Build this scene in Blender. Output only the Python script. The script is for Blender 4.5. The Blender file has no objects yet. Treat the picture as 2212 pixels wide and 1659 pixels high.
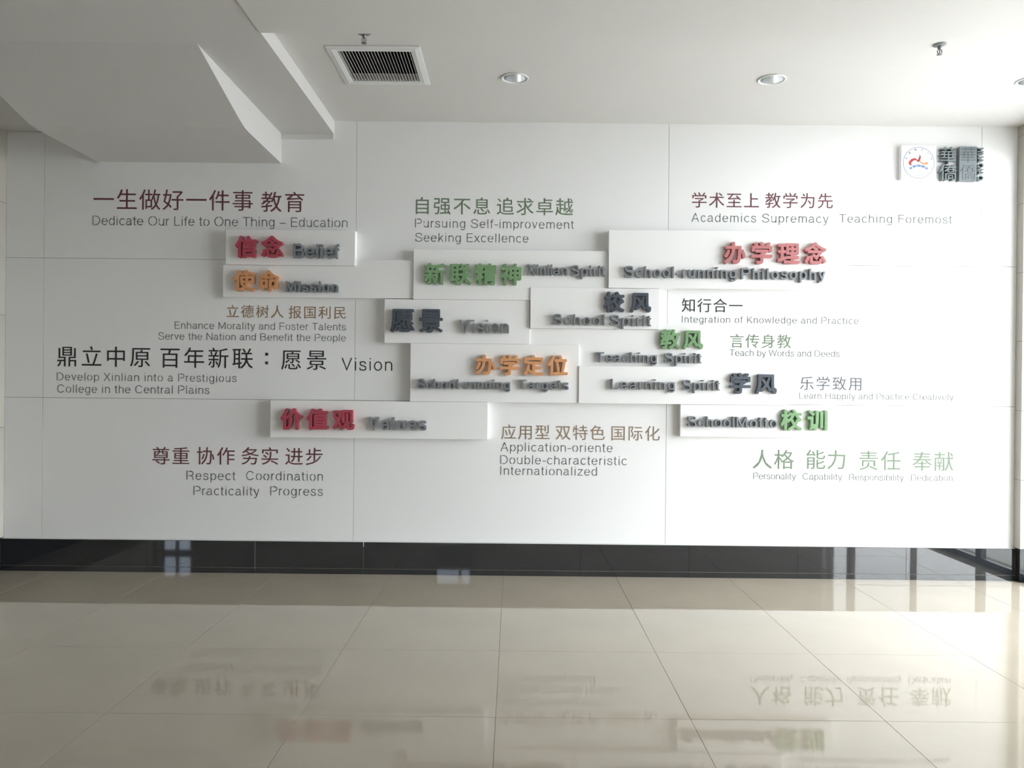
import bpy, bmesh, math, random
from mathutils import Vector, Matrix, Quaternion
random.seed(7)
PI = math.pi
scene = bpy.context.scene
COL = scene.collection

# ---------------------------------------------------------------- camera
CAM_D, CAM_H, CAM_F, CAM_YAW, CAM_PITCH, CAM_ROLL = (5.62825, 1.37465, 1703.15118, -0.00208, -0.002, 0.00964)
cam_data = bpy.data.cameras.new('camera')
cam_data.sensor_fit = 'HORIZONTAL'
cam_data.sensor_width = 36.0
cam_data.lens = CAM_F / 2212.0 * 36.0
cam_data.clip_start = 0.05
cam = bpy.data.objects.new('camera', cam_data)
COL.objects.link(cam)
_f = Vector((math.sin(CAM_YAW) * math.cos(CAM_PITCH), math.cos(CAM_YAW) * math.cos(CAM_PITCH), math.sin(CAM_PITCH)))
_r = Vector((math.cos(CAM_YAW), -math.sin(CAM_YAW), 0))
_u = _r.cross(_f)
_r2 = math.cos(CAM_ROLL) * _r + math.sin(CAM_ROLL) * _u
_u2 = -math.sin(CAM_ROLL) * _r + math.cos(CAM_ROLL) * _u
_m = Matrix((_r2, _u2, -_f)).transposed().to_4x4()
_m.translation = Vector((0, -CAM_D, CAM_H))
cam.matrix_world = _m
scene.camera = cam

# ---------------------------------------------------------------- daylight and exposure
world = bpy.data.worlds.new('overcast_sky')
scene.world = world
world.use_nodes = True
bg = world.node_tree.nodes['Background']
bg.inputs[0].default_value = (0.93, 0.97, 1.0, 1)
bg.inputs[1].default_value = 15.8
scene.view_settings.view_transform = 'Standard'
scene.view_settings.look = 'None'
scene.view_settings.gamma = 1.0
scene.view_settings.use_curve_mapping = False
scene.view_settings.exposure = 0.0
cy = scene.cycles
cy.max_bounces = 14
cy.diffuse_bounces = 8
cy.glossy_bounces = 6
cy.transparent_max_bounces = 12
cy.caustics_reflective = True
cy.use_denoising = True
cy.use_adaptive_sampling = False
cy.denoising_prefilter = 'ACCURATE'
cy.blur_glossy = 0.0
cy.sample_clamp_indirect = 80.0

def portal(loc, sx, sz, rot):
    d = bpy.data.lights.new('window_portal', 'AREA')
    d.shape = 'RECTANGLE'; d.size = sx; d.size_y = sz; d.energy = 1
    d.cycles.is_portal = True
    o = bpy.data.objects.new('window_portal', d); COL.objects.link(o)
    o.location = loc; o.rotation_euler = rot
WIN_Y0, WIN_Y1, WIN_TOP = -0.10, -3.50, 3.08
portal((3.80, (WIN_Y0 + WIN_Y1) / 2, WIN_TOP / 2), WIN_TOP, WIN_Y0 - WIN_Y1, (0, PI / 2, 0))

# ---------------------------------------------------------------- materials
def mat(name, col, rough=0.5, spec=0.5, metal=0.0, vary=0.0, scale=6.0, bump=0.0, bscale=60.0, coat=0.0, ior=None):
    m = bpy.data.materials.new(name); m.use_nodes = True
    nt = m.node_tree; b = nt.nodes['Principled BSDF']
    b.inputs['Roughness'].default_value = rough
    b.inputs['Metallic'].default_value = metal
    b.inputs['Specular IOR Level'].default_value = spec
    if ior: b.inputs['IOR'].default_value = ior
    b.inputs['Coat Weight'].default_value = coat
    tc = nt.nodes.new('ShaderNodeTexCoord')
    if vary > 0:
        n = nt.nodes.new('ShaderNodeTexNoise'); n.inputs['Scale'].default_value = scale; n.inputs['Detail'].default_value = 5
        nt.links.new(tc.outputs['Object'], n.inputs['Vector'])
        r = nt.nodes.new('ShaderNodeValToRGB')
        lo = [max(0, c * (1 - vary)) for c in col]; hi = [min(1, c * (1 + vary)) for c in col]
        r.color_ramp.elements[0].position = 0.3; r.color_ramp.elements[1].position = 0.7
        r.color_ramp.elements[0].color = (*lo, 1); r.color_ramp.elements[1].color = (*hi, 1)
        nt.links.new(n.outputs['Fac'], r.inputs['Fac']); nt.links.new(r.outputs['Color'], b.inputs['Base Color'])
    else:
        b.inputs['Base Color'].default_value = (*col, 1)
    if bump > 0:
        n2 = nt.nodes.new('ShaderNodeTexNoise'); n2.inputs['Scale'].default_value = bscale; n2.inputs['Detail'].default_value = 2
        nt.links.new(tc.outputs['Object'], n2.inputs['Vector'])
        bp = nt.nodes.new('ShaderNodeBump'); bp.inputs['Strength'].default_value = 1.0; bp.inputs['Distance'].default_value = bump
        nt.links.new(n2.outputs['Fac'], bp.inputs['Height']); nt.links.new(bp.outputs['Normal'], b.inputs['Normal'])
    return m

def glass_mat(name='clear_glass', tint=(0.96, 0.97, 0.97)):
    m = bpy.data.materials.new(name); m.use_nodes = True
    nt = m.node_tree; nt.nodes.remove(nt.nodes['Principled BSDF'])
    out = nt.nodes['Material Output']
    t = nt.nodes.new('ShaderNodeBsdfTransparent'); t.inputs[0].default_value = (*tint, 1)
    g = nt.nodes.new('ShaderNodeBsdfGlossy'); g.inputs['Roughness'].default_value = 0.02
    fr = nt.nodes.new('ShaderNodeFresnel'); fr.inputs['IOR'].default_value = 1.45
    mx = nt.nodes.new('ShaderNodeMixShader')
    ge = nt.nodes.new('ShaderNodeNewGeometry'); mm = nt.nodes.new('ShaderNodeMath'); mm.operation = 'SUBTRACT'; mm.inputs[0].default_value = 1.0
    mu = nt.nodes.new('ShaderNodeMath'); mu.operation = 'MULTIPLY'
    nt.links.new(ge.outputs['Backfacing'], mm.inputs[1]); nt.links.new(fr.outputs[0], mu.inputs[0]); nt.links.new(mm.outputs[0], mu.inputs[1])
    nt.links.new(mu.outputs[0], mx.inputs[0]); nt.links.new(t.outputs[0], mx.inputs[1]); nt.links.new(g.outputs[0], mx.inputs[2])
    nt.links.new(mx.outputs[0], out.inputs['Surface'])
    return m

M = {}
M['panel'] = mat('white_wall_panel', (0.80, 0.80, 0.80), 0.45, 0.35, vary=0.012, scale=1.5)
M['board'] = mat('white_board', (0.82, 0.815, 0.81), 0.5, 0.3, vary=0.01, scale=2)
M['backing'] = mat('dark_panel_backing', (0.12, 0.12, 0.125), 0.8)
M['plaster2'] = mat('darker_soffit_plaster', (0.60, 0.592, 0.58), 0.85, 0.2, vary=0.015, scale=1.2, bump=0.0004, bscale=25)  # darker tone than ceiling_plaster, for left soffit and stair underside
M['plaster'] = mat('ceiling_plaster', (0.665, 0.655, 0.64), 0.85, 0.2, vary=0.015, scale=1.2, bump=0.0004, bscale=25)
M['tile'] = mat('beige_polished_tile', (0.375, 0.33, 0.268), 0.028, 0.5, vary=0.04, scale=2.2, bump=0.00003, bscale=3.0)
M['grout'] = mat('dark_tile_grout', (0.20, 0.175, 0.14), 0.9)
M['granite'] = mat('black_polished_granite', (0.016, 0.018, 0.021), 0.028, 1.0, vary=0.5, scale=240)
M['caulk'] = mat('white_caulk', (0.7, 0.7, 0.68), 0.8)
M['sidetile'] = mat('cream_wall_tile', (0.44, 0.42, 0.375), 0.25, 0.4, vary=0.04, scale=3)
M['render'] = mat('white_painted_wall', (0.84, 0.83, 0.81), 0.85, vary=0.02)
M['alu'] = mat('grey_window_frame', (0.16, 0.165, 0.17), 0.4, 0.5)
M['whitemetal'] = mat('white_painted_metal', (0.72, 0.73, 0.73), 0.45)
M['chrome'] = mat('reflector_metal', (0.75, 0.76, 0.77), 0.3, metal=1.0)
M['dullmetal'] = mat('sprinkler_metal', (0.22, 0.22, 0.22), 0.4, metal=0.8)
M['greymetal'] = mat('grey_escutcheon', (0.20, 0.22, 0.23), 0.5, metal=0.3)
M['dark'] = mat('duct_interior', (0.03, 0.032, 0.035), 0.9)
M['lampwhite'] = mat('unlit_lamp_glass', (0.8, 0.8, 0.78), 0.3)
M['concrete'] = mat('outdoor_paving', (0.50, 0.49, 0.475), 0.9, vary=0.06, scale=1.0)
M['glass'] = glass_mat()
M['greyglass'] = glass_mat('grey_glass', (0.55, 0.58, 0.63))
M['maroon'] = mat('maroon_lettering', (0.13, 0.035, 0.05), 0.6)
M['tan'] = mat('tan_lettering', (0.30, 0.19, 0.11), 0.6)
M['brown'] = mat('brown_lettering', (0.26, 0.185, 0.125), 0.6)
M['green'] = mat('green_lettering', (0.14, 0.20, 0.125), 0.6)
M['black'] = mat('black_lettering', (0.018, 0.019, 0.021), 0.6)
M['slate'] = mat('slate_lettering', (0.09, 0.10, 0.12), 0.6)
M['greytext'] = mat('grey_lettering', (0.10, 0.112, 0.115), 0.6)
M['crimson'] = mat('crimson_acrylic', (0.42, 0.06, 0.09), 0.45)
M['rose'] = mat('rose_red_acrylic', (0.47, 0.165, 0.17), 0.45)
M['orange'] = mat('orange_acrylic', (0.64, 0.31, 0.14), 0.45)
M['green_raised'] = mat('green_acrylic', (0.185, 0.325, 0.16), 0.45)
M['slate_raised'] = mat('slate_acrylic', (0.065, 0.08, 0.10), 0.45)
M['greyraised'] = mat('grey_acrylic', (0.20, 0.22, 0.24), 0.45)
M['logogrey'] = mat('logo_grey_acrylic', (0.17, 0.20, 0.21), 0.45)
M['emblemwhite'] = mat('emblem_white', (0.86, 0.87, 0.90), 0.4)
M['emblemblue'] = mat('emblem_blue', (0.16, 0.24, 0.42), 0.5)
M['emblemgrey'] = mat('emblem_grey_blue', (0.10, 0.13, 0.22), 0.5)
M['emblempale'] = mat('emblem_pale_print', (0.38, 0.41, 0.52), 0.5)
M['emblemred'] = mat('emblem_red', (0.42, 0.05, 0.05), 0.5)
M['emblemorange'] = mat('emblem_orange', (0.72, 0.28, 0.14), 0.5)

# ---------------------------------------------------------------- helpers
def link(name, me, m=None, parent=None, loc=None):
    o = bpy.data.objects.new(name, me)
    COL.objects.link(o)
    if me is not None and m is not None and not me.materials: me.materials.append(m)
    if parent is not None: o.parent = parent
    if loc is not None: o.location = loc
    return o
def tag(o, label=None, cat=None, group=None, kind=None):
    for k, v in (('label', label), ('category', cat), ('group', group), ('kind', kind)):
        if v: o[k] = v
    return o
def empty(name, loc=(0, 0, 0), parent=None):
    o = bpy.data.objects.new(name, None); COL.objects.link(o); o.location = loc
    o.empty_display_size = 0.05
    if parent is not None: o.parent = parent
    return o
def boxmesh(x0, x1, y0, y1, z0, z1, bevel=0.0, bm=None):
    own = bm is None
    if own: bm = bmesh.new()
    v = [bm.verts.new((x, y, z)) for x in (x0, x1) for y in (y0, y1) for z in (z0, z1)]
    fs = [(0, 1, 3, 2), (4, 6, 7, 5), (0, 4, 5, 1), (2, 3, 7, 6), (0, 2, 6, 4), (1, 5, 7, 3)]
    for f in fs: bm.faces.new([v[i] for i in f])
    if own:
        bmesh.ops.recalc_face_normals(bm, faces=bm.faces)
        if bevel > 0:
            bmesh.ops.bevel(bm, geom=list(bm.edges), offset=bevel, segments=1, profile=0.5, affect='EDGES')
        return finish(bm)
def finish(bm, name='mesh', smooth=False):
    me = bpy.data.meshes.new(name); bm.to_mesh(me); bm.free()
    if smooth:
        for p in me.polygons: p.use_smooth = True
    return me
def box(name, x0, x1, y0, y1, z0, z1, m, parent=None, bevel=0.0):
    """box given in world coordinates, with its origin at the centre of its base (or inside a parent at the world origin)"""
    cx, cyy = (x0 + x1) / 2, (y0 + y1) / 2
    me = boxmesh(x0 - cx, x1 - cx, y0 - cyy, y1 - cyy, 0, z1 - z0, bevel)
    o = link(name, me, m, parent)
    base = parent_origin(parent)
    o.location = (cx - base[0], cyy - base[1], z0 - base[2])
    return o
def parent_origin(p):
    v = Vector((0, 0, 0))
    while p is not None:
        v += Vector(p.location); p = p.parent
    return v
def prism(poly, y0, y1, bevel=0.0):
    """polygon in XZ extruded between y0 (back) and y1 (front)"""
    bm = bmesh.new()
    a = [bm.verts.new((x, y0, z)) for x, z in poly]; b = [bm.verts.new((x, y1, z)) for x, z in poly]
    n = len(poly)
    fa = bm.faces.new(a); fb = bm.faces.new(b[::-1])
    for i in range(n): bm.faces.new([a[i], b[i], b[(i + 1) % n], a[(i + 1) % n]])
    bmesh.ops.recalc_face_normals(bm, faces=bm.faces)
    if bevel > 0:
        bmesh.ops.bevel(bm, geom=[e for e in bm.edges], offset=bevel, segments=2, profile=0.5, affect='EDGES')
    return finish(bm)
def lathe(prof, n=32, close=False):
    """profile (r, z) turned about Z"""
    bm = bmesh.new(); rings = []
    for r, z in prof:
        if r < 1e-6: rings.append([bm.verts.new((0, 0, z))])
        else: rings.append([bm.verts.new((r * math.cos(2 * PI * i / n), r * math.sin(2 * PI * i / n), z)) for i in range(n)])
    for a, b in zip(rings, rings[1:]):
        for i in range(n):
            j = (i + 1) % n
            if len(a) == 1 and len(b) == 1: continue
            if len(a) == 1: bm.faces.new([a[0], b[i], b[j]])
            elif len(b) == 1: bm.faces.new([a[i], b[0], a[j]])
            else: bm.faces.new([a[i], b[i], b[j], a[j]])
    bmesh.ops.recalc_face_normals(bm, faces=bm.faces)
    return finish(bm, smooth=True)

# ---------------------------------------------------------------- stroke alphabet (light grotesque capitals of height 1)
def arc(cx, cyy, rx, ry, a0, a1, n=None):
    n = n or max(4, int(abs(a1 - a0) / 13))
    return [(cx + rx * math.cos(math.radians(a0 + (a1 - a0) * i / n)), cyy + ry * math.sin(math.radians(a0 + (a1 - a0) * i / n))) for i in range(n + 1)]
def spl(pts, n=5):
    out = []
    P = [(2 * pts[0][0] - pts[1][0], 2 * pts[0][1] - pts[1][1])] + pts + [(2 * pts[-1][0] - pts[-2][0], 2 * pts[-1][1] - pts[-2][1])]
    for i in range(1, len(P) - 2):
        for k in range(n):
            t = k / n
            out.append(tuple(0.5 * (2 * P[i][d] + (P[i + 1][d] - P[i - 1][d]) * t + (2 * P[i - 1][d] - 5 * P[i][d] + 4 * P[i + 1][d] - P[i + 2][d]) * t * t
                             + (-P[i - 1][d] + 3 * P[i][d] - 3 * P[i + 1][d] + P[i + 2][d]) * t ** 3) for d in (0, 1)))
    out.append(pts[-1]); return out
def glyph(ch, w):
    """centre lines, advance and stencil bridges of one letter for a stroke width w"""
    h = w / 2; T = 1 - h; B = h; l = 0.09 + h; XT = 0.74 - h; D = -0.27 + h
    S = []; G = []; adv = 0.74
    def st(x, y0, y1): S.append([(x, y0), (x, y1)])
    def ell(cx, cyy, rx, ry): S.append(arc(cx, cyy, rx, ry, 0, 360, 26))
    lo = 0.37; lr = 0.32 - h; ly = XT / 2 + h / 2; lry = (XT - B) / 2 + 0.008
    r = 0.66 - h
    if ch == 'A':
        adv = .92; S += [[(.05 + h * .6, 0), (.46 - h * .1, T + h)], [(.87 - h * .6, 0), (.46 + h * .1, T + h)], [(.2, .35), (.72, .35)]]; G = [(.28, .35 + .1), (.6, .55)]
    elif ch == 'B':
        adv = .93; st(l, 0, 1)
        S += [[(l, T), (.5, T)] + arc(.5, (T + .53) / 2, .3 - h, (T - .53) / 2, 90, -90) + [(l, .53)], [(l, .53), (.54, .53)] + arc(.54, (B + .53) / 2, .32 - h, (.53 - B) / 2, 90, -90) + [(l, B)]]; G = [(.2, T), (.2, B), (.2, .53)]
    elif ch in 'CG':
        adv = 1.0; S.append(arc(.5, .5, .44 - h, .51 - h, 35 if ch == 'C' else 32, 325))
        if ch == 'G': S.append([(.54, .46), (.92 - h, .46), (.92 - h, 0)])
    elif ch == 'D':
        adv = .98; st(l, 0, 1); S.append([(l, T), (.44, T)] + arc(.44, .5, .47 - h, .5 - h, 90, -90) + [(l, B)]); G = [(.24, T), (.24, B)]
    elif ch in 'EF':
        adv = .84 if ch == 'E' else .8; st(l, 0, 1); S += [[(l, T), (.76, T)], [(l, .52), (.71, .52)]]
        if ch == 'E': S.append([(l, B), (.78, B)])
    elif ch == 'H': adv = .98; st(l, 0, 1); st(.89 - h, 0, 1); S.append([(l, .53), (.89 - h, .53)])
    elif ch == 'I': adv = .36; st(.18, 0, 1)
    elif ch == 'K': adv = .88; st(l, 0, 1); S += [[(l, .32), (.8 - h * .5, 1)], [(.36, .56), (.84 - h * .5, 0)]]
    elif ch == 'L': adv = .74; st(l, 0, 1); S.append([(l, B), (.7, B)])
    elif ch == 'M': adv = 1.14; R_ = 1.05 - h; st(l, 0, 1); st(R_, 0, 1); S.append([(l, 1 - h * .5), (.57, .08 + h), (R_, 1 - h * .5)])
    elif ch == 'N': adv = 1.0; R_ = .91 - h; st(l, 0, 1); st(R_, 0, 1); S.append([(l, 1 - h * .4), (R_, h * .4)])
    elif ch in 'OQ':
        adv = 1.06; ell(.53, .5, .48 - h, .51 - h); G = [(.53, T), (.53, B)]
        if ch == 'Q': S.append([(.6, .25), (.95, -.03)])
    elif ch in 'PR':
        adv = .88 if ch == 'P' else .94; st(l, 0, 1)
        S.append([(l, T), (.52, T)] + arc(.52, (T + .46) / 2, .33 - h, (T - .46) / 2, 90, -90) + [(l, .46)]); G = [(.24, T), (.24, .46)]
        if ch == 'R': S.append(spl([(.5, .46), (.7, .4), (.77, .25), (.79, .1), (.84, 0)]))
    elif ch == 'S': adv = .9; S.append(spl([(.81 - h, .72), (.74 - h * .5, .9), (.46, T + .01), (.2, .91 - h * .3), (.1 + h, .74), (.2 + h * .5, .59), (.46, .51), (.73 - h * .3, .42), (.85 - h, .26), (.74, .08 + h * .4), (.46, B - .01), (.18, .08 + h * .4), (.06 + h, .29)]))
    elif ch == 'T': adv = .82; S.append([(.02, T), (.8, T)]); st(.41, 0, T)
    elif ch == 'U': adv = .98; R_ = .89 - h; S.append([(l, 1), (l, .36)] + arc((l + R_) / 2, .36, (R_ - l) / 2, .36 - B, 180, 360) + [(R_, 1)])
    elif ch == 'V': adv = .88; S.append([(.02 + h, 1), (.44, .02 + h), (.86 - h, 1)])
    elif ch == 'W': adv = 1.28; S.append([(.02 + h, 1), (.33, .03 + h), (.64, .98 - h), (.95, .03 + h), (1.26 - h, 1)])
    elif ch == 'X': adv = .88; S += [[(.04 + h, 1), (.84 - h, 0)], [(.84 - h, 1), (.04 + h, 0)]]
    elif ch == 'Y': adv = .86; S += [[(.03 + h, 1), (.43, .45)], [(.83 - h, 1), (.43, .45)], [(.43, .47), (.43, 0)]]
    elif ch == 'o': ell(lo, ly, lr, lry); G = [(lo + .03, XT), (lo - .03, B)]
    elif ch == 'c': adv = .68; S.append(arc(lo, ly, lr, lry, 42, 318))
    elif ch == 'e': S.append([(lo - lr, .39), (lo + lr, .39)] + arc(lo, ly, lr, lry, 4, 322)); G = [(lo, .39), (lo + .02, XT)]
    elif ch in 'dq':
        ell(lo - .01, ly, lr - .01, lry); st(r, 0 if ch == 'd' else -.27, 1 if ch == 'd' else .74); G = [(lo + .04, XT), (lo + .04, B)]
    elif ch in 'bp':
        ell(lo + .03, ly, lr - .01, lry); st(l, 0 if ch == 'b' else -.27, 1 if ch == 'b' else .74); G = [(lo - .04, XT), (lo - .04, B)]
    elif ch == 'g':
        ell(lo - .01, ly, lr - .01, lry); S.append([(r, .74), (r, -.03)] + arc(lo, -.03, r - lo, .24 - h, 0, -150)); G = [(lo + .04, XT), (lo + .04, B)]
    elif ch == 'a':
        adv = .73; q = .585 - h * .4
        S.append(arc(.35, XT - .19, .23 - h * .4, .19, 168, 0) + [(q, .14)] + [(q + .03, B + .01), (q + .09, B)])
        S.append([(q, .44), (.32, .39)] + arc(.27, .2 + h * .3, .22 - h * .6, .2 - h * .6, 100, 270) + [(.42, .06 + h * .5), (q, .2)]); G = [(q - .1, .42)]
    elif ch == 's': adv = .66; S.append(spl([(.57 - h, .54), (.5, .68 - h * .4), (.32, XT + .01), (.14, .67 - h * .3), (.09 + h, .54), (.17, .44), (.33, .39), (.5, .33), (.6 - h, .21), (.52, .06 + h * .4), (.33, B - .01), (.13, .07 + h * .4), (.04 + h, .23)]))
    elif ch in 'nh':
        st(l, 0, .74 if ch == 'n' else 1); S.append(arc((l + r) / 2, XT - .2, (r - l) / 2, .2, 172, 0) + [(r, 0)])
    elif ch == 'm':
        adv = 1.1; m1 = .55; m2 = 1.02 - h; st(l, 0, .74)
        S.append(arc((l + m1) / 2, XT - .18, (m1 - l) / 2, .18, 172, 0) + [(m1, 0)]); S.append(arc((m1 + m2) / 2, XT - .18, (m2 - m1) / 2, .18, 172, 0) + [(m2, 0)])
    elif ch == 'u': st(r, 0, .74); S.append([(l, .74), (l, B + .2)] + arc((l + r) / 2, B + .2, (r - l) / 2, .2, 180, 352))
    elif ch == 'r': adv = .44; st(l, 0, .74); S.append(arc(.36, XT - .26, .36 - l, .26, 176, 82))
    elif ch == 'i': adv = .3; st(.15, 0, .74); st(.15, 1 - w, 1)
    elif ch == 'l': adv = .3; st(.15, 0, 1)
    elif ch == 't': adv = .38; S += [[(.17, .94), (.17, .13), (.2, B + .02), (.26, B), (.34, B)], [(.02, XT), (.34, XT)]]
    elif ch == 'f': adv = .38; S += [[(.17, 0), (.17, .84), (.2, T - .03), (.27, T), (.36, T)], [(.02, XT), (.34, XT)]]
    elif ch == 'k': adv = .68; st(l, 0, 1); S += [[(l, .25), (.6 - h * .5, .74)], [(.3, .44), (.64 - h * .5, 0)]]
    elif ch == 'v': adv = .66; S.append([(.02 + h, .74), (.33, .02 + h), (.64 - h, .74)])
    elif ch == 'w': adv = 1.0; S.append([(.02 + h, .74), (.26, .03 + h), (.5, .72 - h), (.74, .03 + h), (.98 - h, .74)])
    elif ch == 'x': adv = .66; S += [[(.03 + h, .74), (.63 - h, 0)], [(.63 - h, .74), (.03 + h, 0)]]
    elif ch == 'y': adv = .66; S += [[(.02 + h, .74), (.34, .05)], [(.64 - h, .74), (.36, -.02), (.28, D + .04), (.18, D), (.08, D)]]
    elif ch == 'z': adv = .66; S.append([(.06, XT), (.58, XT), (.07, B), (.6, B)])
    elif ch == '-': adv = .44; S.append([(.03, .37), (.42, .37)])
    elif ch == '–': adv = .72; S.append([(.04, .36), (.68, .36)])
    return S, adv, G
def cut(poly, gaps, rad):
    pts = [poly[0]]
    for a, b in zip(poly, poly[1:]):
        L = math.hypot(b[0] - a[0], b[1] - a[1]); n = max(1, int(L / 0.05)) if any(abs(g[0] - (a[0] + b[0]) / 2) < L / 2 + .1 and abs(g[1] - (a[1] + b[1]) / 2) < L / 2 + .1 for g in gaps) else 1
        pts += [(a[0] + (b[0] - a[0]) * k / n, a[1] + (b[1] - a[1]) * k / n) for k in range(1, n + 1)]
    out = []; cur = [pts[0]]
    for a, b in zip(pts, pts[1:]):
        m = ((a[0] + b[0]) / 2, (a[1] + b[1]) / 2)
        if any(math.hypot(m[0] - g[0], m[1] - g[1]) < rad for g in gaps):
            if len(cur) > 1: out.append(cur)
            cur = [b]
        else: cur.append(b)
    if len(cur) > 1: out.append(cur)
    return out
def stroke_mesh(strokes, w, depth):
    bm = bmesh.new(); h = w / 2
    for si, P in enumerate(strokes):
        n = len(P); top = depth * (1 - .012 * (si % 8))
        closed = n > 3 and math.hypot(P[0][0] - P[-1][0], P[0][1] - P[-1][1]) < 1e-5
        if closed: P = P[:-1]; n -= 1
        sides = []
        for i in range(n):
            a = P[i - 1] if (i > 0 or closed) else None; c = P[i]; b = P[(i + 1) % n] if (i < n - 1 or closed) else None
            def nr(p, q):
                dx, dy = q[0] - p[0], q[1] - p[1]; L = math.hypot(dx, dy) or 1; return (-dy / L, dx / L)
            n1 = nr(a, c) if a else nr(c, b); n2 = nr(c, b) if b else n1
            mx, my = n1[0] + n2[0], n1[1] + n2[1]; L = math.hypot(mx, my) or 1; mx /= L; my /= L
            k = min(2.2, 1 / max(.3, mx * n1[0] + my * n1[1])) * h
            sides.append(((c[0] + mx * k, c[1] + my * k), (c[0] - mx * k, c[1] - my * k)))
        vs = [[bm.verts.new((s[0], s[1], z)) for s in sd for z in (top, 0)] for sd in sides]  # Lf, Lb, Rf, Rb
        m = n if closed else n - 1
        for i in range(m):
            A = vs[i]; Bq = vs[(i + 1) % n]
            bm.faces.new([A[0], A[2], Bq[2], Bq[0]])
            bm.faces.new([A[1], A[0], Bq[0], Bq[1]])
            bm.faces.new([A[2], A[3], Bq[3], Bq[2]])
        if not closed:
            bm.faces.new([vs[0][1], vs[0][3], vs[0][2], vs[0][0]]); bm.faces.new([vs[-1][0], vs[-1][2], vs[-1][3], vs[-1][1]])
    bmesh.ops.recalc_face_normals(bm, faces=bm.faces)
    return finish(bm, 'letter')
_cache = {}
def letter_mesh(ch, w, depth, m, stencil):
    k = (ch, w, depth, m.name, stencil)
    if k not in _cache:
        S, adv, G = glyph(ch, w)
        if stencil and G: S = [q for s in S for q in cut(s, G, 0.05)]
        me = stroke_mesh(S, w, depth); me.materials.append(m)
        xs = [v.co.x for v in me.vertices]
        _cache[k] = (me, adv, min(xs), max(xs))
    return _cache[k]
ROT = Matrix.Rotation(PI / 2, 3, 'X')
def put_text_object(name, me, x, y, z, sx, sz, sd, parent):
    o = link(name, me, None, parent)
    b = parent_origin(parent)
    o.rotation_euler = (PI / 2, 0, 0)
    o.location = (x - b[0], y - b[1], z - b[2]); o.scale = (sx, sz, sd)
    return o
def latin(text, x0, x1, z, cap, y, m, w, depth, parent, stencil):
    """one line of letters whose ink runs from x0 to x1; y is the plane the backs rest on"""
    items = []; pen = 0; gaps = 0
    for ch in text:
        if ch == ' ': pen += .36; continue
        me, adv, a, b = letter_mesh(ch, w, 1.0, m, stencil)
        items.append((me, pen, a, b)); pen += adv
    n = len(text) - 1
    nat = items[-1][1] + items[-1][3] - items[0][1] - items[0][2]
    tgt = (x1 - x0) / cap
    k = 1.0
    if nat > tgt: k = tgt / nat; track = 0
    else:
        track = (tgt - nat) / max(1, n)
        if track > .12: k = (tgt - .12 * n) / nat; track = .12
    pos = 0; idx = 0; first = items[0][2]
    pen = 0
    for ch in text:
        if ch == ' ': pen += .36 * k + track; continue
        me, adv, a, b = letter_mesh(ch, w, 1.0, m, stencil)
        put_text_object('letter', me, x0 + (pen - first * k) * cap, y, z, cap * k, cap, depth, parent)
        pen += adv * k + track
_cj = {}
def char_mesh(ch, m, off):
    k = (ch, m.name, off)
    if k not in _cj:
        cu = bpy.data.curves.new('t', 'FONT'); cu.body = ch; cu.size = 1.0; cu.resolution_u = 3
        bold = max(0, off); cu.extrude = 0.5; cu.offset = min(0, off); cu.fill_mode = 'FRONT' if False else 'BOTH'
        o = bpy.data.objects.new('t', cu); COL.objects.link(o)
        dg = bpy.context.evaluated_depsgraph_get(); dg.update()
        me = bpy.data.meshes.new_from_object(o.evaluated_get(dg))
        bpy.data.objects.remove(o); bpy.data.curves.remove(cu)
        for v in me.vertices: v.co.z += 0.5; v.co.x -= 0.5; v.co.y -= 0.375
        if bold > 0:      # heavier cut: the same outline widened by a set of small steps, each a hair lower than the last
            src = bmesh.new(); src.from_mesh(me); n0 = len(src.verts)
            steps = [(0, 0)] + [(bold * math.cos(a_ * PI / 4) * f_, bold * math.sin(a_ * PI / 4) * f_) for f_ in (1.0,) for a_ in range(8)]
            out = bmesh.new()
            for i_, (dx, dy) in enumerate(steps):
                c_ = me.copy()
                for v in c_.vertices: v.co.x += dx; v.co.y += dy; v.co.z *= 1 - .006 * i_
                out.from_mesh(c_); bpy.data.meshes.remove(c_)
            me2 = bpy.data.meshes.new('character'); out.to_mesh(me2); out.free(); src.free()
            bpy.data.meshes.remove(me); me = me2
        me.materials.clear(); me.materials.append(m)
        _cj[k] = me
    return _cj[k]
def chinese(text, xa, xb, z, em, y, m, off, depth, parent):
    n = len(text)
    for i, ch in enumerate(text):
        x = xa + (xb - xa) * i / (n - 1) if n > 1 else xa
        if ch == '：':
            for s_ in (-1, 1):
                q = stroke_mesh([[(-.065, .20 * s_), (.065, .20 * s_)]], .13, 1.0); q.materials.append(m)
                put_text_object('colon_dot', q, x, y, z, em, em, depth, parent)
            continue
        put_text_object('character', char_mesh(ch, m, off), x, y, z, em, em, depth, parent)

# ---------------------------------------------------------------- the setting: walls, ceiling, floor
XL, XR = -3.637, 3.575
ZC, ZS = 3.229, 3.132            # bay ceiling, soffit
SEAM_X = [XL, -3.364, -1.136, 1.092, 3.320, XR]
SEAM_Z = [0.2297, 1.2347, 2.2325, ZC]
BACK_Y, XFL = -9.2, -8.6

wall_back = box('wall_back', XFL, XR + 0.3, 0.006, 0.25, -0.05, 3.6, M['backing'])
tag(wall_back, kind='structure')
for i in range(5):
    for j in range(3):
        g = 0.0012
        x0, x1, z0, z1 = SEAM_X[i] + g, SEAM_X[i + 1] - g, SEAM_Z[j] + g, SEAM_Z[j + 1] - (g if j < 2 else 0)
        if i == 0: x0 = XL
        if i == 4: x1 = XR
        p = box('panel', x0, x1, 0.0, 0.0055, z0, z1, M['panel'], wall_back, 0.0006)

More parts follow.
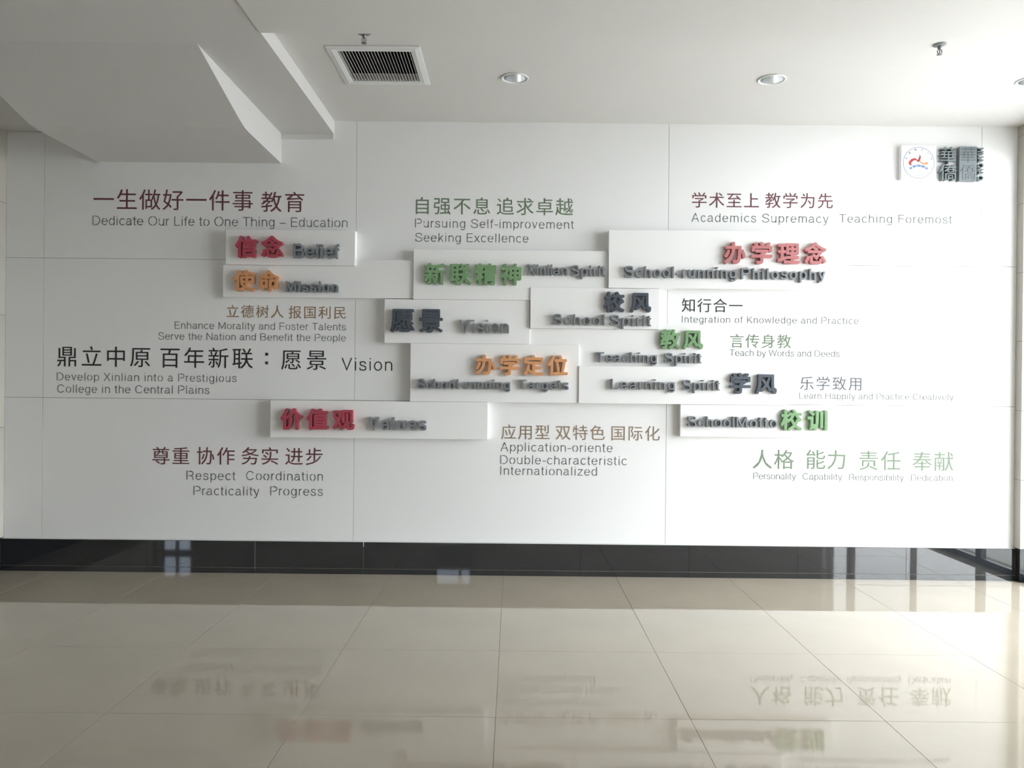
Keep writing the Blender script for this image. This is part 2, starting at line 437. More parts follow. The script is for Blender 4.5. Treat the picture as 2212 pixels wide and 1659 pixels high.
# baseboard: granite slabs standing on a lower course
base_back = box('baseboard_back', XL, XR, -0.008, 0.005, 0.0, 0.226, M['caulk'])
tag(base_back, kind='structure')
jx = -1.056 - 0.771 * 4
xs = []
while jx < XR:
    xs.append(jx); jx += 0.771
edges = [XL] + [x for x in xs if x > XL + .02] + [XR]
for a, b in zip(edges, edges[1:]):
    box('slab', a + .0002, b - .0002, -0.028, -0.0065, 0.040, 0.2275, M['granite'], base_back, 0.001)
    box('lower_slab', a + .0002, b - .0002, -0.028, -0.0065, 0.0, 0.0385, M['granite'], base_back, 0.0008)
box('grout_line', XL, XR, -0.0276, -0.0066, 0.0386, 0.0399, M['grout'], base_back)
box('paint_drip', -1.058, -1.054, -0.0288, -0.0275, 0.196, 0.229, M['caulk'], base_back, 0.0005)
box('caulk_bead', XL, XR, -0.020, -0.0002, 0.2276, 0.2312, M['caulk'], base_back, 0.001)

# floor of polished tiles
floor = box('floor', XFL, XR + .3, BACK_Y - .1, 0.05, -0.30, -0.0085, M['grout'])
tag(floor, kind='structure')
tile_me = {}
TG = 0.0006
nx0 = int(math.floor((XFL + 1.661) / .8)); nx1 = int(math.ceil((XR + 1.661) / .8))
for i in range(nx0, nx1):
    for j in range(-1, 11):
        x0 = max(XFL, -1.661 + .8 * i) + TG; x1 = min(XR + .2, -1.661 + .8 * (i + 1)) - TG
        y1 = min(0.0, -.795 - .8 * j) - TG; y0 = -.795 - .8 * (j + 1) + TG
        if x1 - x0 < .02 or y1 - y0 < .02: continue
        k = (round(x1 - x0, 4), round(y1 - y0, 4))
        if k not in tile_me:
            me = boxmesh(-k[0] / 2, k[0] / 2, -k[1] / 2, k[1] / 2, -0.008, 0.0, 0.0008); me.materials.append(M['tile']); tile_me[k] = me
        t = link('tile', tile_me[k], None, floor)
        bo = parent_origin(floor)
        t.location = ((x0 + x1) / 2 - bo[0], (y0 + y1) / 2 - bo[1], -bo[2])
        t.rotation_euler = (random.uniform(-.0006, .0006), random.uniform(-.0006, .0006), 0)

# ceiling
BEAM_X, CROSS_Y = -1.297, -1.650
def boolean_cut(ob, cutters):
    for c in cutters:
        md = ob.modifiers.new('cut', 'BOOLEAN'); md.operation = 'DIFFERENCE'; md.object = c; md.solver = 'EXACT'
    dg = bpy.context.evaluated_depsgraph_get(); dg.update()
    me = bpy.data.meshes.new_from_object(ob.evaluated_get(dg))
    ob.modifiers.clear(); ob.data = me
    for c in cutters: bpy.data.objects.remove(c)
ceiling = box('ceiling', BEAM_X, XR + .2, CROSS_Y, 0.006, ZC, ZC + 0.04, M['plaster'])
VENT = (-1.064, -0.538, -1.272, -0.712)    # outer frame x0 x1 y0 y1
LIGHTS = [(-0.011, -0.826), (1.549, -0.838), (3.112, -0.850)]
cutters = [box('cutter', -1.01, -0.592, -1.205, -0.772, ZC - .1, ZC + .2, None)]
for x, y in LIGHTS:
    cm = lathe([(0, -.1), (.070, -.1), (.070, .2), (0, .2)], 48); cutters.append(link('cutter', cm, None, None, (x, y, ZC)))
boolean_cut(ceiling, cutters)
tag(ceiling, kind='structure')
# soffit above the left side and the cross soffit nearer the camera: parts of the ceiling
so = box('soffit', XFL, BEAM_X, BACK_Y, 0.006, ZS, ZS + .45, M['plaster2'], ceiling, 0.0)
cr = box('cross_soffit', BEAM_X, XR + .2, BACK_Y, CROSS_Y, ZS - .006, ZS + .45, M['plaster'], ceiling, 0.0)
box('roof_slab', BEAM_X, XR + .3, CROSS_Y, .25, ZS + .45, ZS + .6, M['plaster'], ceiling)
trim = box('trim_1', -1.673, BEAM_X, -0.012, 0.0, 3.094, ZS, M['plaster'], None, 0.002)
tag(trim, kind='structure')
trim2 = box('trim_2', XL, -2.99, -0.012, 0.0, 3.118, ZS, M['plaster'], None, 0.002)
tag(trim2, kind='structure')
# underside of the stair: landing, then the flight rising towards the camera
def stair_soffit():
    # side profile in (y, z); left side meets the soffit a little earlier
    bm = bmesh.new()
    prof = [(0.0, 2.922), (-0.70, 2.925), (-0.77, 2.930), (-0.86, 2.950), (-1.09, 3.015), (-1.25, 3.060), (-1.36, 3.092), (-1.44, 3.115), (-1.50, ZS - .0004)]
    top = [(y, ZS - .0001) for y, z in prof]
    xl, xr = -2.99, -1.6735
    def ring(x): return [bm.verts.new((x, y, z)) for y, z in prof + top[::-1]]
    A = ring(xl); B_ = ring(xr); n = len(A)
    for i in range(n): bm.faces.new([A[i], A[(i + 1) % n], B_[(i + 1) % n], B_[i]])
    bm.faces.new(A[::-1]); bm.faces.new(B_)
    bmesh.ops.recalc_face_normals(bm, faces=bm.faces)
    return finish(bm)
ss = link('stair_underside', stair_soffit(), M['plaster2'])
tag(ss, 'white plastered stair underside stepping down from the ceiling above the upper left wall', 'stair')

# right side: tiled return, glazed opening, then solid wall
wall_right = empty('wall_right', (XR, 0, 0)); tag(wall_right, kind='structure')
tz = [0.0, 0.234, 0.72, 1.21, 1.70, 2.185, 2.67, 3.155, 3.6]
for a, b in zip(tz, tz[1:]):
    box('tile', XR, XR + .3, -0.073, 0.006, a + .0008, b - .0008, M['sidetile'] if a > 0.1 else M['granite'], wall_right, 0.001)
box('wall_surface', XR + .0, XR + .13, WIN_Y1, WIN_Y0 + .027, WIN_TOP, 3.6, M['render'], wall_right)
box('wall_surface', XR + .0, XR + .13, BACK_Y, WIN_Y1, 0, 3.6, M['render'], wall_right)
# glazing
GX0, GX1 = XR + .06, XR + .105
win = empty('window_1', (GX0, (WIN_Y0 + WIN_Y1) / 2, 0)); tag(win, kind='structure')
Y0 = -0.073
posts = [(-0.073, -0.105), (-.55, -.62), (-1.595, -1.635), (-2.88, -3.0), (-3.46, WIN_Y1)]
for a, b in posts: box('frame_post', GX0, GX1, b, a, 0.0, WIN_TOP, M['alu'], win, 0.002)
for (a0, a1), (b0, b1) in zip(posts, posts[1:]):
    box('frame_rail', GX0, GX1, b0, a1, 0.0, 0.045, M['alu'], win, 0.002)
    box('frame_rail', GX0, GX1, b0, a1, WIN_TOP - .07, WIN_TOP, M['alu'], win, 0.002)
    box('pane', GX0 + .03, GX0 + .04, b0, a1, 0.045, WIN_TOP - .07, M['glass'], win)
# outside paving
pav = box('ground', XR + .13, 40, -30, 25, -0.35, -0.12, M['concrete']); tag(pav, kind='structure')
st_ = box('trim_3', XR + .3, XR + 1.6, -6, 2.0, -0.12, -0.02, M['concrete']); tag(st_, kind='structure')

can = box('added_sky_blocker', XR + .13, XR + 2.2, -6, 2.0, 3.32, 3.5, M['render']); tag(can, kind='structure')  # unseen overhang added to keep high sky light off the lower wall
# left side: short tiled wall, then an open corridor with windows at its far end
wall_left = empty('wall_left', (XL, 0, 0)); tag(wall_left, kind='structure')
tz = [0.0, 0.234, 1.02, 1.82, 2.62, 3.2]
for a, b in zip(tz, tz[1:]):
    for k in range(3):
        box('tile', XL - .25, XL, -.8 * (k + 1) + .0008, -.8 * k + (-.0008 if k else 0.0), a + .0008, b - .0008, M['sidetile'] if a > .1 else M['granite'], wall_left, .001)
wl2 = box('wall_corridor', XFL - .2, XFL, BACK_Y, 0.0, 0, 3.6, M['render']); tag(wl2, kind='structure')
# rear wall with small windows
wall_front = empty('wall_front', (0, BACK_Y, 0)); tag(wall_front, kind='structure')
HOLES = [(-6.62, -6.02, 1.35, 2.38), (-1.46, -0.75, 1.25, 2.48)]
RAILS = [(1.85, 1.98), (1.68, 2.17)]
xs_ = [XFL] + [v for h in HOLES for v in h[:2]] + [XR + .3]
for i in range(0, len(xs_) - 1):
    a, b = xs_[i], xs_[i + 1]
    if i % 2 == 0: box('wall_surface', a, b, BACK_Y - .2, BACK_Y, 0, 3.6, M['render'], wall_front)
    else:
        h = HOLES[i // 2]
        box('wall_surface', a, b, BACK_Y - .2, BACK_Y, 0, h[2], M['render'], wall_front)
        box('wall_surface', a, b, BACK_Y - .2, BACK_Y, h[3], 3.6, M['render'], wall_front)
for n_, (a, b, c_, d_) in enumerate(HOLES):
    w_ = empty('window_%d' % (n_ + 2), ((a + b) / 2, BACK_Y - .1, c_)); tag(w_, kind='structure')
    mx = a + (b - a) * (.5 if n_ == 0 else .68); rl = RAILS[n_]
    for q in ((a, a + .05, c_, d_), (b - .05, b, c_, d_), (mx - .025, mx + .025, c_, d_)):
        box('frame_post', q[0], q[1], BACK_Y - .14, BACK_Y - .08, q[2], q[3], M['alu'], w_, .002)
    for q in ((c_, c_ + .05), (d_ - .05, d_), rl):
        box('frame_rail', a, b, BACK_Y - .145, BACK_Y - .075, q[0], q[1], M['alu'], w_, .002)
    box('pane', a + .05, b - .05, BACK_Y - .112, BACK_Y - .108, c_ + .05, d_ - .05, M['greyglass'], w_)

# ---------------------------------------------------------------- raised sign boards
SLOGANS = [
 ('thin maroon Chinese slogan above "Dedicate Our Life to One Thing – Education"', 'maroon', ([('C', '一生做好一件事', -2.9407, -1.9467, 2.6542, 0.1586), ('C', '教育', -1.7416, -1.5762, 2.6465, 0.1553)], [('L', 'Dedicate Our Life to One Thing – Education', -3.0186, -1.197, 2.4705, 0.0661)])),
 ('tan Chinese slogan with English lines "Enhance Morality and Foster Talents", below the Mission board', 'tan', ([('C', '立德树人', -2.0111, -1.6921, 1.8631, 0.0975), ('C', '报国利民', -1.5657, -1.2446, 1.8607, 0.0975)], [('L', 'Enhance Morality and Foster Talents', -2.4243, -1.2011, 1.7345, 0.0512)], [('L', 'Serve the Nation and Benefit the People', -2.5408, -1.2004, 1.6566, 0.0512)])),
 ('large black Chinese slogan ending in Vision, above "Develop Xinlian into a Prestigious College"', 'black', ([('C', '鼎立中原', -3.1914, -2.6682, 1.5301, 0.157), ('C', '百年新联', -2.4566, -1.937, 1.5282, 0.157), ('C', '：', -1.7652, -1.7652, 1.5283, 0.1553), ('C', '愿景', -1.5878, -1.4082, 1.5213, 0.1553)], [('L', 'Vision', -1.2292, -0.8677, 1.4489, 0.0892)], [('L', 'Develop Xinlian into a Prestigious', -3.2641, -1.9795, 1.3581, 0.0562)], [('L', 'College in the Central Plains', -3.2601, -2.1733, 1.2708, 0.0578)])),
 ('maroon Chinese slogan over "Respect Coordination Practicality Progress", below the Values board', 'maroon', ([('C', '尊重', -2.515, -2.3723, 0.8265, 0.1355), ('C', '协作', -2.1968, -2.0502, 0.829, 0.1355), ('C', '务实', -1.8774, -1.7358, 0.8308, 0.1355), ('C', '进步', -1.563, -1.4184, 0.8309, 0.1355)], [('L', 'Respect', -2.3297, -1.9818, 0.6566, 0.0644), ('L', 'Coordination', -1.9036, -1.3556, 0.6591, 0.0644)], [('L', 'Practicality', -2.2784, -1.81, 0.5482, 0.0644), ('L', 'Progress', -1.7296, -1.356, 0.5515, 0.0644)])),
 ('green Chinese slogan over "Pursuing Self-improvement Seeking Excellence"', 'green', ([('C', '自强不息', -0.6646, -0.238, 2.6291, 0.1322), ('C', '追求卓越', -0.0711, 0.3496, 2.6296, 0.1322)], [('L', 'Pursuing Self-improvement', -0.7133, 0.4178, 2.4747, 0.0618)], [('L', 'Seeking Excellence', -0.711, 0.0961, 2.3732, 0.0618)])),
 ('brown Chinese slogan over "Application-oriente Double-characteristic Internationalized"', 'brown', ([('C', '应用型', -0.0315, 0.2094, 1.0203, 0.114), ('C', '双特色', 0.3571, 0.6016, 1.0208, 0.114), ('C', '国际化', 0.7496, 0.994, 1.02, 0.114)], [('L', 'Application-oriente', -0.087, 0.7109, 0.8833, 0.0628)], [('L', 'Double-characteristic', -0.0881, 0.8123, 0.7919, 0.0628)], [('L', 'Internationalized', -0.0874, 0.6016, 0.7145, 0.0618)])),
 ('thin dark red Chinese slogan over "Academics Supremacy Teaching Foremost"', 'maroon', ([('C', '学术至上', 1.3117, 1.6839, 2.6876, 0.1173), ('C', '教学为先', 1.8359, 2.2096, 2.6898, 0.1173)], [('L', 'Academics Supremacy', 1.2582, 2.232, 2.5328, 0.0615), ('L', 'Teaching Foremost', 2.3105, 3.1109, 2.5371, 0.0588)])),
 ('dark grey Chinese slogan over "Integration of Knowledge and Practice"', 'black', ([('C', '知行合一', 1.244, 1.579, 1.9369, 0.1057)], [('L', 'Integration of Knowledge and Practice', 1.1968, 2.4542, 1.8137, 0.0479)])),
 ('small green Chinese slogan over "Teach by Words and Deeds"', 'green', ([('C', '言传身教', 1.5895, 1.9258, 1.6859, 0.1057)], [('L', 'Teach by Words and Deeds', 1.5385, 2.3218, 1.5786, 0.0463)])),
 ('grey Chinese slogan over "Learn Happily and Practice Creatively"', 'slate', ([('C', '乐学致用', 2.0912, 2.4389, 1.3886, 0.1057)], [('L', 'Learn Happily and Practice Creatively', 2.0399, 3.1366, 1.2778, 0.0446)])),
 ('wide pale green Chinese slogan over "Personality Capability Responsibility Dedication"', 'green', ([('C', '人格', 1.779, 1.9345, 0.843, 0.1487), ('C', '能力', 2.1592, 2.31, 0.8451, 0.1487), ('C', '责任', 2.5371, 2.6957, 0.8412, 0.1487), ('C', '奉献', 2.9187, 3.0734, 0.8403, 0.1487)], [('L', 'Personality', 1.7171, 2.0194, 0.7014, 0.0463), ('L', 'Capability', 2.069, 2.3485, 0.7011, 0.0463), ('L', 'Responsibility', 2.4003, 2.7883, 0.7, 0.0463), ('L', 'Dedication', 2.8401, 3.1369, 0.7006, 0.0463)])),
]
BOARDS = [
 ('white raised board with crimson characters and the grey word Belief', 0.07, -2.0401, -1.1272, 2.1874, 2.4337, 'crimson', 0.17, [('C', '信念', -1.8851, -1.703, 2.3081, 0.1556)], [('L', 'Belief', -1.554, -1.2325, 2.234, 0.0973)]),
 ('long white board with orange characters and the grey word Mission', 0.045, -2.0669, -0.7104, 1.9618, 2.2175, 'orange', 0.19, [('C', '使命', -1.9065, -1.7324, 2.0734, 0.1498)], [('L', 'Mission', -1.611, -1.2427, 1.9983, 0.0749)]),
 ('white board with four green characters and grey words Xinlian Spirit', 0.06, -0.7147, 0.6672, 1.9567, 2.308, 'green_raised', 0.17, [('C', '新联精神', -0.5607, -0.0232, 2.1322, 0.1527)], [('L', 'Xinlian', 0.0883, 0.3714, 2.1306, 0.0741), ('L', 'Spirit', 0.3935, 0.635, 2.1268, 0.0741)]),
 ('white board with dark slate characters and slender grey word Vision', 0.05, -0.918, 0.1086, 1.6463, 1.9525, 'slate_raised', 0.115, [('C', '愿景', -0.7862, -0.5863, 1.8046, 0.1757)], [('L', 'Vision', -0.3843, -0.0361, 1.7199, 0.0927)]),
 ('white board with orange characters over grey words School-running Targets', 0.055, -0.7314, 0.4555, 1.2337, 1.6411, 'orange', 0.165, [('C', '办学定位', -0.1981, 0.3077, 1.4952, 0.1463)], [('L', 'School-running', -0.6788, -0.0183, 1.3239, 0.0699), ('L', 'Targets', 0.0376, 0.3867, 1.3257, 0.0699)]),
 ('low white board with crimson characters and the grey word Values', 0.06, -1.7176, -0.1808, 0.9701, 1.2302, 'crimson', 0.17, [('C', '价值观', -1.5602, -1.194, 1.1011, 0.1527)], [('L', 'Values', -1.0158, -0.6101, 1.0315, 0.091)]),
 ('large white board with rose red characters over School-running Philosophy', 0.085, 0.6599, 2.2183, 2.0433, 2.4535, 'rose', 0.165, [('C', '办学理念', 1.5368, 2.0985, 2.2939, 0.1552)], [('L', 'School-running', 0.7667, 1.5557, 2.1165, 0.0792), ('L', 'Philosophy', 1.5839, 2.1681, 2.1129, 0.076)]),
 ('white board with dark slate characters over grey words School Spirit', 0.07, 0.1122, 1.0204, 1.759, 2.0453, 'slate_raised', 0.14, [('C', '校风', 0.6998, 0.8848, 1.9447, 0.1459)], [('L', 'School', 0.2698, 0.6334, 1.7813, 0.0762), ('L', 'Spirit', 0.6717, 0.9584, 1.7783, 0.0762)]),
 ('shallow white board with green characters over grey words Teaching Spirit', 0.035, 0.1072, 1.4025, 1.494, 1.796, 'green_raised', 0.14, [('C', '教风', 1.1007, 1.2611, 1.6891, 0.1419)], [('L', 'Teaching', 0.5806, 1.013, 1.523, 0.0718), ('L', 'Spirit', 1.0632, 1.3221, 1.5219, 0.0718)]),
 ('white board with grey words Learning Spirit left of slate characters', 0.065, 0.4598, 1.9143, 1.233, 1.4959, 'slate_raised', 0.14, [('C', '学风', 1.5906, 1.7702, 1.3815, 0.1493)], [('L', 'Learning', 0.6864, 1.1349, 1.3329, 0.073), ('L', 'Spirit', 1.1859, 1.4452, 1.3313, 0.073)]),
 ('white board with grey words School Motto left of pale green characters', 0.05, 1.1813, 2.2778, 1.0038, 1.2287, 'green_raised', 0.14, [('C', '校训', 1.9544, 2.1403, 1.1275, 0.1497)], [('L', 'School', 1.2275, 1.5509, 1.0736, 0.0748), ('L', 'Motto', 1.5701, 1.8545, 1.0728, 0.0748)]),
]
POLY = {
 0: [(-2.0401, 2.1880), (-1.1272, 2.1880), (-1.1272, 2.4337), (-2.0401, 2.4337)],
 1: [(-2.0669, 1.9618), (-0.7155, 1.9618), (-0.7155, 2.2325), (-1.1265, 2.2325), (-1.1265, 2.1872), (-2.0669, 2.1872)],
 2: [(-0.7147, 1.9567), (0.1115, 1.9567), (0.1115, 2.0461), (0.6592, 2.0461), (0.6592, 2.308), (-0.7147, 2.308)],
 3: [(-0.918, 1.6463), (0.1082, 1.6463), (0.1082, 1.9558), (-0.918, 1.9558)],
 4: [(-0.7314, 1.2337), (0.4590, 1.2337), (0.4590, 1.6451), (-0.7314, 1.6451)],
 5: [(-1.7176, 0.9701), (-0.1808, 0.9701), (-0.1808, 1.2325), (-1.7176, 1.2325)],
 6: [(0.6599, 2.0465), (2.2183, 2.0465), (2.2183, 2.4535), (0.6599, 2.4535)],
 7: [(0.1122, 1.759), (1.0204, 1.759), (1.0204, 2.0453), (0.1122, 2.0453)],
 8: [(0.1090, 1.6458), (0.4598, 1.6458), (0.4598, 1.4967), (1.4025, 1.4967), (1.4025, 1.796), (1.0212, 1.796), (1.0212, 1.7582), (0.1090, 1.7582)],
 9: [(0.4598, 1.233), (1.9143, 1.233), (1.9143, 1.4959), (0.4598, 1.4959)],
 10: [(1.1813, 1.0038), (2.2778, 1.0038), (2.2778, 1.2320), (1.1813, 1.2320)],
}
LT = 0.036
for bi, (label, d, x0, x1, z0, z1, colr, w, cjs, las) in enumerate(BOARDS):
    th = empty('sign_board', ((x0 + x1) / 2, 0, z0)); tag(th, label, 'sign board', 'raised boards on the motto wall')
    b0 = parent_origin(th)
    me = prism([(x - b0[0], z - b0[2]) for x, z in POLY[bi]], -0.0003, -d, 0.0012)
    link('panel', me, M['board'], th)
    for k, cj_ in enumerate(cjs):
        e = empty('chinese_title', (0, -d, 0), th)
        _, t, xa, xb, z, em = cj_
        chinese(t, xa, xb, z, em, -d, M[colr], .027 if bi == 3 else .034, LT, e)
    e = empty('english_caption', (0, -d, 0), th)
    for _, t, xa, xb, z, cap in las:
        latin(t, xa, xb, z, cap, -d, M['greyraised'], w * .88, LT, e, False)

# ---------------------------------------------------------------- flat slogans on the wall
for label, colr, lines in SLOGANS:
    th = empty('wall_slogan', (lines[0][0][2], 0, lines[-1][0][4])); tag(th, label, 'lettering', 'flat slogans on the motto wall')
    for ln in lines:
        isC = ln[0][0] == 'C'
        e = empty('chinese_line' if isC else 'english_line', (0, 0, 0), th)
        for _, t, xa, xb, z, s in ln:
            if isC: chinese(t, xa, xb, z, s, -0.0002, M[colr], 0.0, 0.0012, e)
            elif t == 'Vision': latin(t, xa, xb, z, s, -0.0002, M['black'], .085, 0.0012, e, False)
            else: latin(t, xa, xb, z, s, -0.0002, M['greytext'], .078, 0.0012, e, True)

# ---------------------------------------------------------------- emblem plaque
PX0, PX1, PZ0, PZ1, PD = 2.728, 2.9735, 2.8375, 3.080, 0.04
plq = empty('emblem_plaque', ((PX0 + PX1) / 2, 0, PZ0)); tag(plq, 'square white plaque with round blue ringed red school emblem, upper right of wall', 'plaque')
box('board', PX0, PX1, -PD, -.0003, PZ0, PZ1, M['emblemwhite'], plq, 0.002)
ECX, ECZ, ER = (PX0 + PX1) / 2 - .0, (PZ0 + PZ1) / 2 - .002, 0.1105
def flat_poly(pts, t=0.0008, y=-PD):
    b0 = parent_origin(plq)
    return prism([(x - b0[0], z - b0[2]) for x, z in pts], y - .0001, y - t)
def ring_mesh(r0, r1, t=0.0008, a0=0, a1=360, n=64, cx=0, cz=0):
    bm = bmesh.new(); b0 = parent_origin(plq); V = []
    full = abs(a1 - a0) >= 360
    for i in range(n if full else n + 1):
        a = math.radians(a0 + (a1 - a0) * i / n)
        V.append([bm.verts.new((cx + r * math.cos(a) - b0[0], -PD - yy, cz + r * math.sin(a) - b0[2])) for r in (r0, r1) for yy in (.0001, t)])
    m = len(V)
    for i in range(m if full else m - 1):
        A, B_ = V[i], V[(i + 1) % m]
        bm.faces.new([A[1], A[3], B_[3], B_[1]]); bm.faces.new([A[0], A[1], B_[1], B_[0]]); bm.faces.new([A[3], A[2], B_[2], B_[3]])
    bmesh.ops.recalc_face_normals(bm, faces=bm.faces)
    return finish(bm)
link('outer_ring', ring_mesh(ER - .0030, ER, cx=ECX, cz=ECZ), M['emblemgrey'], plq)
link('inner_ring', ring_mesh(ER * .70 - .0012, ER * .70, cx=ECX, cz=ECZ), M['emblempale'], plq)
link('banner', ring_mesh(.088, .104, cx=ECX, cz=ECZ - .117, a0=50, a1=130, n=24), M['emblemblue'], plq)
# red figure: three tapering strokes meeting near the middle
def taper(pts, ws):
    L, R_ = [], []
    for i, p in enumerate(pts):
        a = pts[max(0, i - 1)]; b = pts[min(len(pts) - 1, i + 1)]
        dx, dz = b[0] - a[0], b[1] - a[1]; l = math.hypot(dx, dz) or 1
        w = ws[0] + (ws[1] - ws[0]) * math.sin(PI * .5 * i / (len(pts) - 1)) if len(ws) == 2 else ws[i]
        L.append((p[0] - dz / l * w / 2, p[1] + dx / l * w / 2)); R_.append((p[0] + dz / l * w / 2, p[1] - dx / l * w / 2))
    return flat_poly(L + R_[::-1], 0.0012)
def E(px, pz): return (ECX + (px - 540) / 7.373 * .0033, ECZ - (pz - 515) / 7.373 * .0033)
s1 = spl([E(558, 385), E(560, 420), E(550, 460), E(535, 490), E(520, 510)], 6)
link('figure_stroke', taper(s1, [(.003 + .011) * math.sin(PI * i / (len(s1) - 1)) for i in range(len(s1))]), M['emblemred'], plq)
s2 = spl([E(535, 490), E(480, 460), E(430, 480), E(402, 520), E(415, 545), E(440, 540)], 6)
link('figure_stroke', taper(s2, [.004 + .015 * math.sin(PI * min(1, i / (len(s2) - 1) + .05)) for i in range(len(s2))]), M['emblemred'], plq)
s3 = spl([E(545, 470), E(570, 505), E(610, 525), E(650, 528), E(682, 518)], 6)
link('figure_stroke', taper(s3, [.004 + .016 * (i / (len(s3) - 1)) for i in range(len(s3))]), M['emblemorange'], plq)
def ring_text(chars, r, a0, a1, size, m, cz, sign=1):
    for i, ch in enumerate(chars):
        a = math.radians(a0 + (a1 - a0) * (i / (len(chars) - 1)))
        x, z = ECX + r * math.cos(a), cz + r * math.sin(a)
        b0 = parent_origin(plq)
        if ord(ch) > 255: me = char_mesh(ch, m, 0.0); o = link('emblem_character', me, None, plq)
        else:
            me = letter_mesh(ch, .12, 1.0, m, False)[0]; o = link('emblem_letter', me, None, plq)
        o.location = (x - b0[0], -PD - .0002 - (.0009 if m is M['emblemwhite'] else 0), z - b0[2])
        o.scale = (size, size, .0007)
        o.rotation_euler = (PI / 2, PI / 2 - a if sign > 0 else -PI / 2 - a, 0)
ring_text('河南师范大学', ER * .85, 162, 18, .0165, M['emblemgrey'], ECZ)
ring_text('新联学院', .0955, 118, 62, .0125, M['emblemwhite'], ECZ - .117)
ring_text('XINLIAN COLLEGE OF HENAN NORMAL UNIVERSITY'.replace(' ', ''), ER * .83, 195, 345, .0062, M['emblempale'], ECZ, -1)

# ---------------------------------------------------------------- grey raised logo beside the plaque
lg = empty('raised_logo', (3.15, 0, 2.83)); tag(lg, 'grey raised logo of outlined characters, solid block and sideways HUAQIAO letters', 'logo')
LY = 0.04
b0 = parent_origin(lg)
def lchar(ch, x, z, sx, sz, off, y, depth, m, name):
    o = link(name, char_mesh(ch, m, off), None, lg)
    o.rotation_euler = (PI / 2, 0, 0); o.location = (x - b0[0], y, z - b0[2]); o.scale = (sx, sz, depth)
lchar('華', 3.062, 3.013, .125, .125, .0, -.0003, LY, M['logogrey'], 'character')
lchar('僑', 3.062, 2.893, .125, .125, .0, -.0003, LY, M['logogrey'], 'character')
blk = box('block', 3.138, 3.262, -LY, -.0003, 2.8325, 3.074, M['logogrey'], lg, .001)
for ch, zc_ in (('華', 3.013), ('僑', 2.893)):
    lchar(ch, 3.200, zc_, .118, .118, -.012, -LY, .0012, M['slate'], 'engraved_character')
text = 'HUAQIAO'; zz = 3.070; tot = sum(glyph(c, .2)[1] for c in text); kx = (3.070 - 2.833) / tot
for ch in text:
    me, adv, a, b = letter_mesh(ch, .2, 1.0, M['logogrey'], False)
    o = link('letter', me, None, lg)
    o.rotation_euler = (PI / 2, PI / 2, 0); o.location = (3.268 - b0[0], -.0003, zz - b0[2]); o.scale = (kx, .042, LY)
    zz -= adv * kx

# ---------------------------------------------------------------- ceiling fittings
vx0, vx1, vy0, vy1 = VENT
vent = empty('ceiling_vent', ((vx0 + vx1) / 2, (vy0 + vy1) / 2, ZC)); tag(vent, 'square white slatted ceiling air vent above the upper left of the wall', 'air vent')
vb = parent_origin(vent)
def frame_mesh(x0, x1, y0, y1, ix0, ix1, iy0, iy1, zt, zb, zi):
    bm = bmesh.new()
    O = [(x0, y0), (x1, y0), (x1, y1), (x0, y1)]; I = [(ix0, iy0), (ix1, iy0), (ix1, iy1), (ix0, iy1)]
    def R4(P, z): return [bm.verts.new((x - vb[0], y - vb[1], z - vb[2])) for x, y in P]
    a = R4(O, zt); b = R4(O, zb); c_ = R4(I, zi); d_ = R4(I, zt + .010)
    for P, Q in ((a, b), (b, c_), (c_, d_)):
        for i in range(4): bm.faces.new([P[i], P[(i + 1) % 4], Q[(i + 1) % 4], Q[i]])
    bmesh.ops.recalc_face_normals(bm, faces=bm.faces)
    return finish(bm)
link('outer_frame', frame_mesh(vx0, vx1, vy0, vy1, vx0 + .028, vx1 - .028, vy0 + .028, vy1 - .028, ZC - .0003, ZC - .006, ZC - .010), M['whitemetal'], vent)
link('inner_frame', frame_mesh(vx0 + .028, vx1 - .028, vy0 + .028, vy1 - .028, vx0 + .056, vx1 - .056, vy0 + .062, vy1 - .058, ZC - .0005, ZC - .012, ZC - .008), M['whitemetal'], vent)
ix0, ix1, iy0, iy1 = vx0 + .056, vx1 - .056, vy0 + .062, vy1 - .058
ns = 23
sl = boxmesh(-.0010, .0010, (iy0 - iy1) / 2, (iy1 - iy0) / 2, 0, .011, .0003); sl.materials.append(M['whitemetal'])
for i in range(ns):
    x = ix0 + (ix1 - ix0) * (i + .5) / ns
    o = link('slat', sl, None, vent, (x - vb[0], (iy0 + iy1) / 2 - vb[1], -.006)); o.rotation_euler = (0, -0.36, 0)
bm = bmesh.new(); boxmesh(ix0 - .005 - vb[0], ix1 + .005 - vb[0], iy0 - .005 - vb[1], iy1 + .005 - vb[1], .011, .25, 0, bm)
bm.faces.ensure_lookup_table()
bmesh.ops.delete(bm, geom=[f for f in bm.faces if all(abs(v.co.z - .011) < 1e-5 for v in f.verts)], context='FACES')
link('duct', finish(bm), M['dark'], vent)
sc = lathe([(0, -.0015), (.003, -.001), (.0035, .0)], 10); sc.materials.append(M['dullmetal'])
for sx_ in (vx0 + .10, vx1 - .10):
    for sy_ in (vy0 + .016, vy1 - .016): link('screw', sc, None, vent, (sx_ - vb[0], sy_ - vb[1], -.0065))

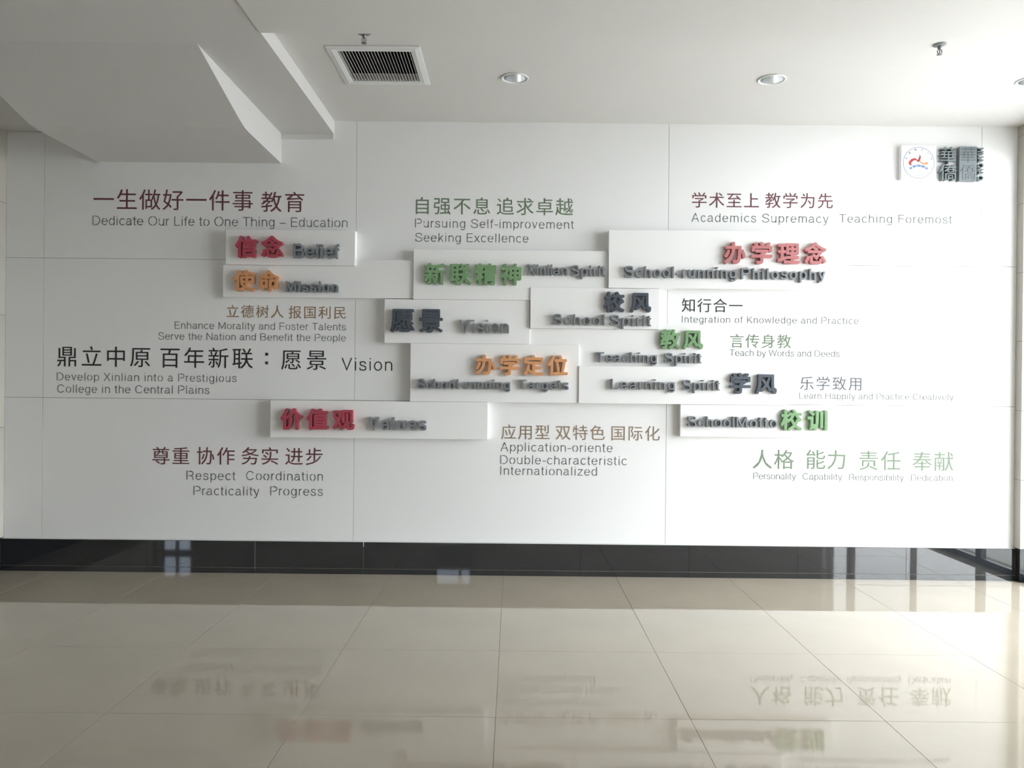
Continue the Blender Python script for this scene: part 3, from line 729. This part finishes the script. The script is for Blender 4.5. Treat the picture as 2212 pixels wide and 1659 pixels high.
dl_labels = ['round recessed ceiling downlight beside the air vent', 'round recessed ceiling downlight between the vent side light and the right window', 'round recessed ceiling downlight cut off by the right picture edge']
for (x, y), lab in zip(LIGHTS, dl_labels):
    dl = empty('downlight', (x, y, ZC)); tag(dl, lab, 'ceiling light', 'recessed ceiling downlights')
    link('trim_ring', lathe([(.068, -.0002), (.085, -.0002), (.086, -.004), (.083, -.008), (.074, -.007), (.068, -.001)], 48), M['whitemetal'], dl)
    link('reflector', lathe([(.0675, -.002), (.066, .01), (.060, .04), (.050, .07), (.036, .09), (.0, .095)], 48), M['chrome'], dl)
    link('lamp', lathe([(0, .022), (.009, .024), (.012, .032), (.012, .088), (0, .09)], 16), M['lampwhite'], dl)

sp_labels = ['grey fire sprinkler on a round plate behind the air vent', 'bronze fire sprinkler alone on the right side of the ceiling']
for (x, y), lab in zip([(-0.815, -1.425), (2.292, -1.345)], sp_labels):
    sp_ = empty('fire_sprinkler', (x, y, ZC)); sp_.scale = (.88, .88, .78); tag(sp_, lab, 'sprinkler', 'fire sprinklers on the ceiling')
    link('ceiling_plate', lathe([(.0, -.0002), (.040, -.0002), (.040, -.003), (.030, -.009), (.014, -.012), (.0, -.012)], 28), M['greymetal'], sp_)
    link('body', lathe([(.012, -.012), (.012, -.028), (.009, -.030), (.009, -.036), (0, -.036)], 16), M['dullmetal'], sp_)
    for s in (-1, 1):
        bm = bmesh.new()
        pts = [(s * .007, -.034), (s * .013, -.042), (s * .013, -.056), (s * .005, -.066)]
        V = [[bm.verts.new((px + dx, dy, pz)) for dx, dy in ((-.0022, -.0025), (.0022, -.0025), (.0022, .0025), (-.0022, .0025))] for px, pz in pts]
        for a, b in zip(V, V[1:]):
            for i in range(4): bm.faces.new([a[i], a[(i + 1) % 4], b[(i + 1) % 4], b[i]])
        bm.faces.new(V[0]); bm.faces.new(V[-1][::-1]); bmesh.ops.recalc_face_normals(bm, faces=bm.faces)
        link('frame_arm', finish(bm), M['dullmetal'], sp_)
    link('bulb', lathe([(0, -.036), (.003, -.038), (.003, -.060), (0, -.062)], 10), M['emblemred'] if False else M['dullmetal'], sp_)
    link('deflector', lathe([(0, -.064), (.006, -.065), (.017, -.069), (.0165, -.0715), (0, -.0715)], 20), M['dullmetal'], sp_)
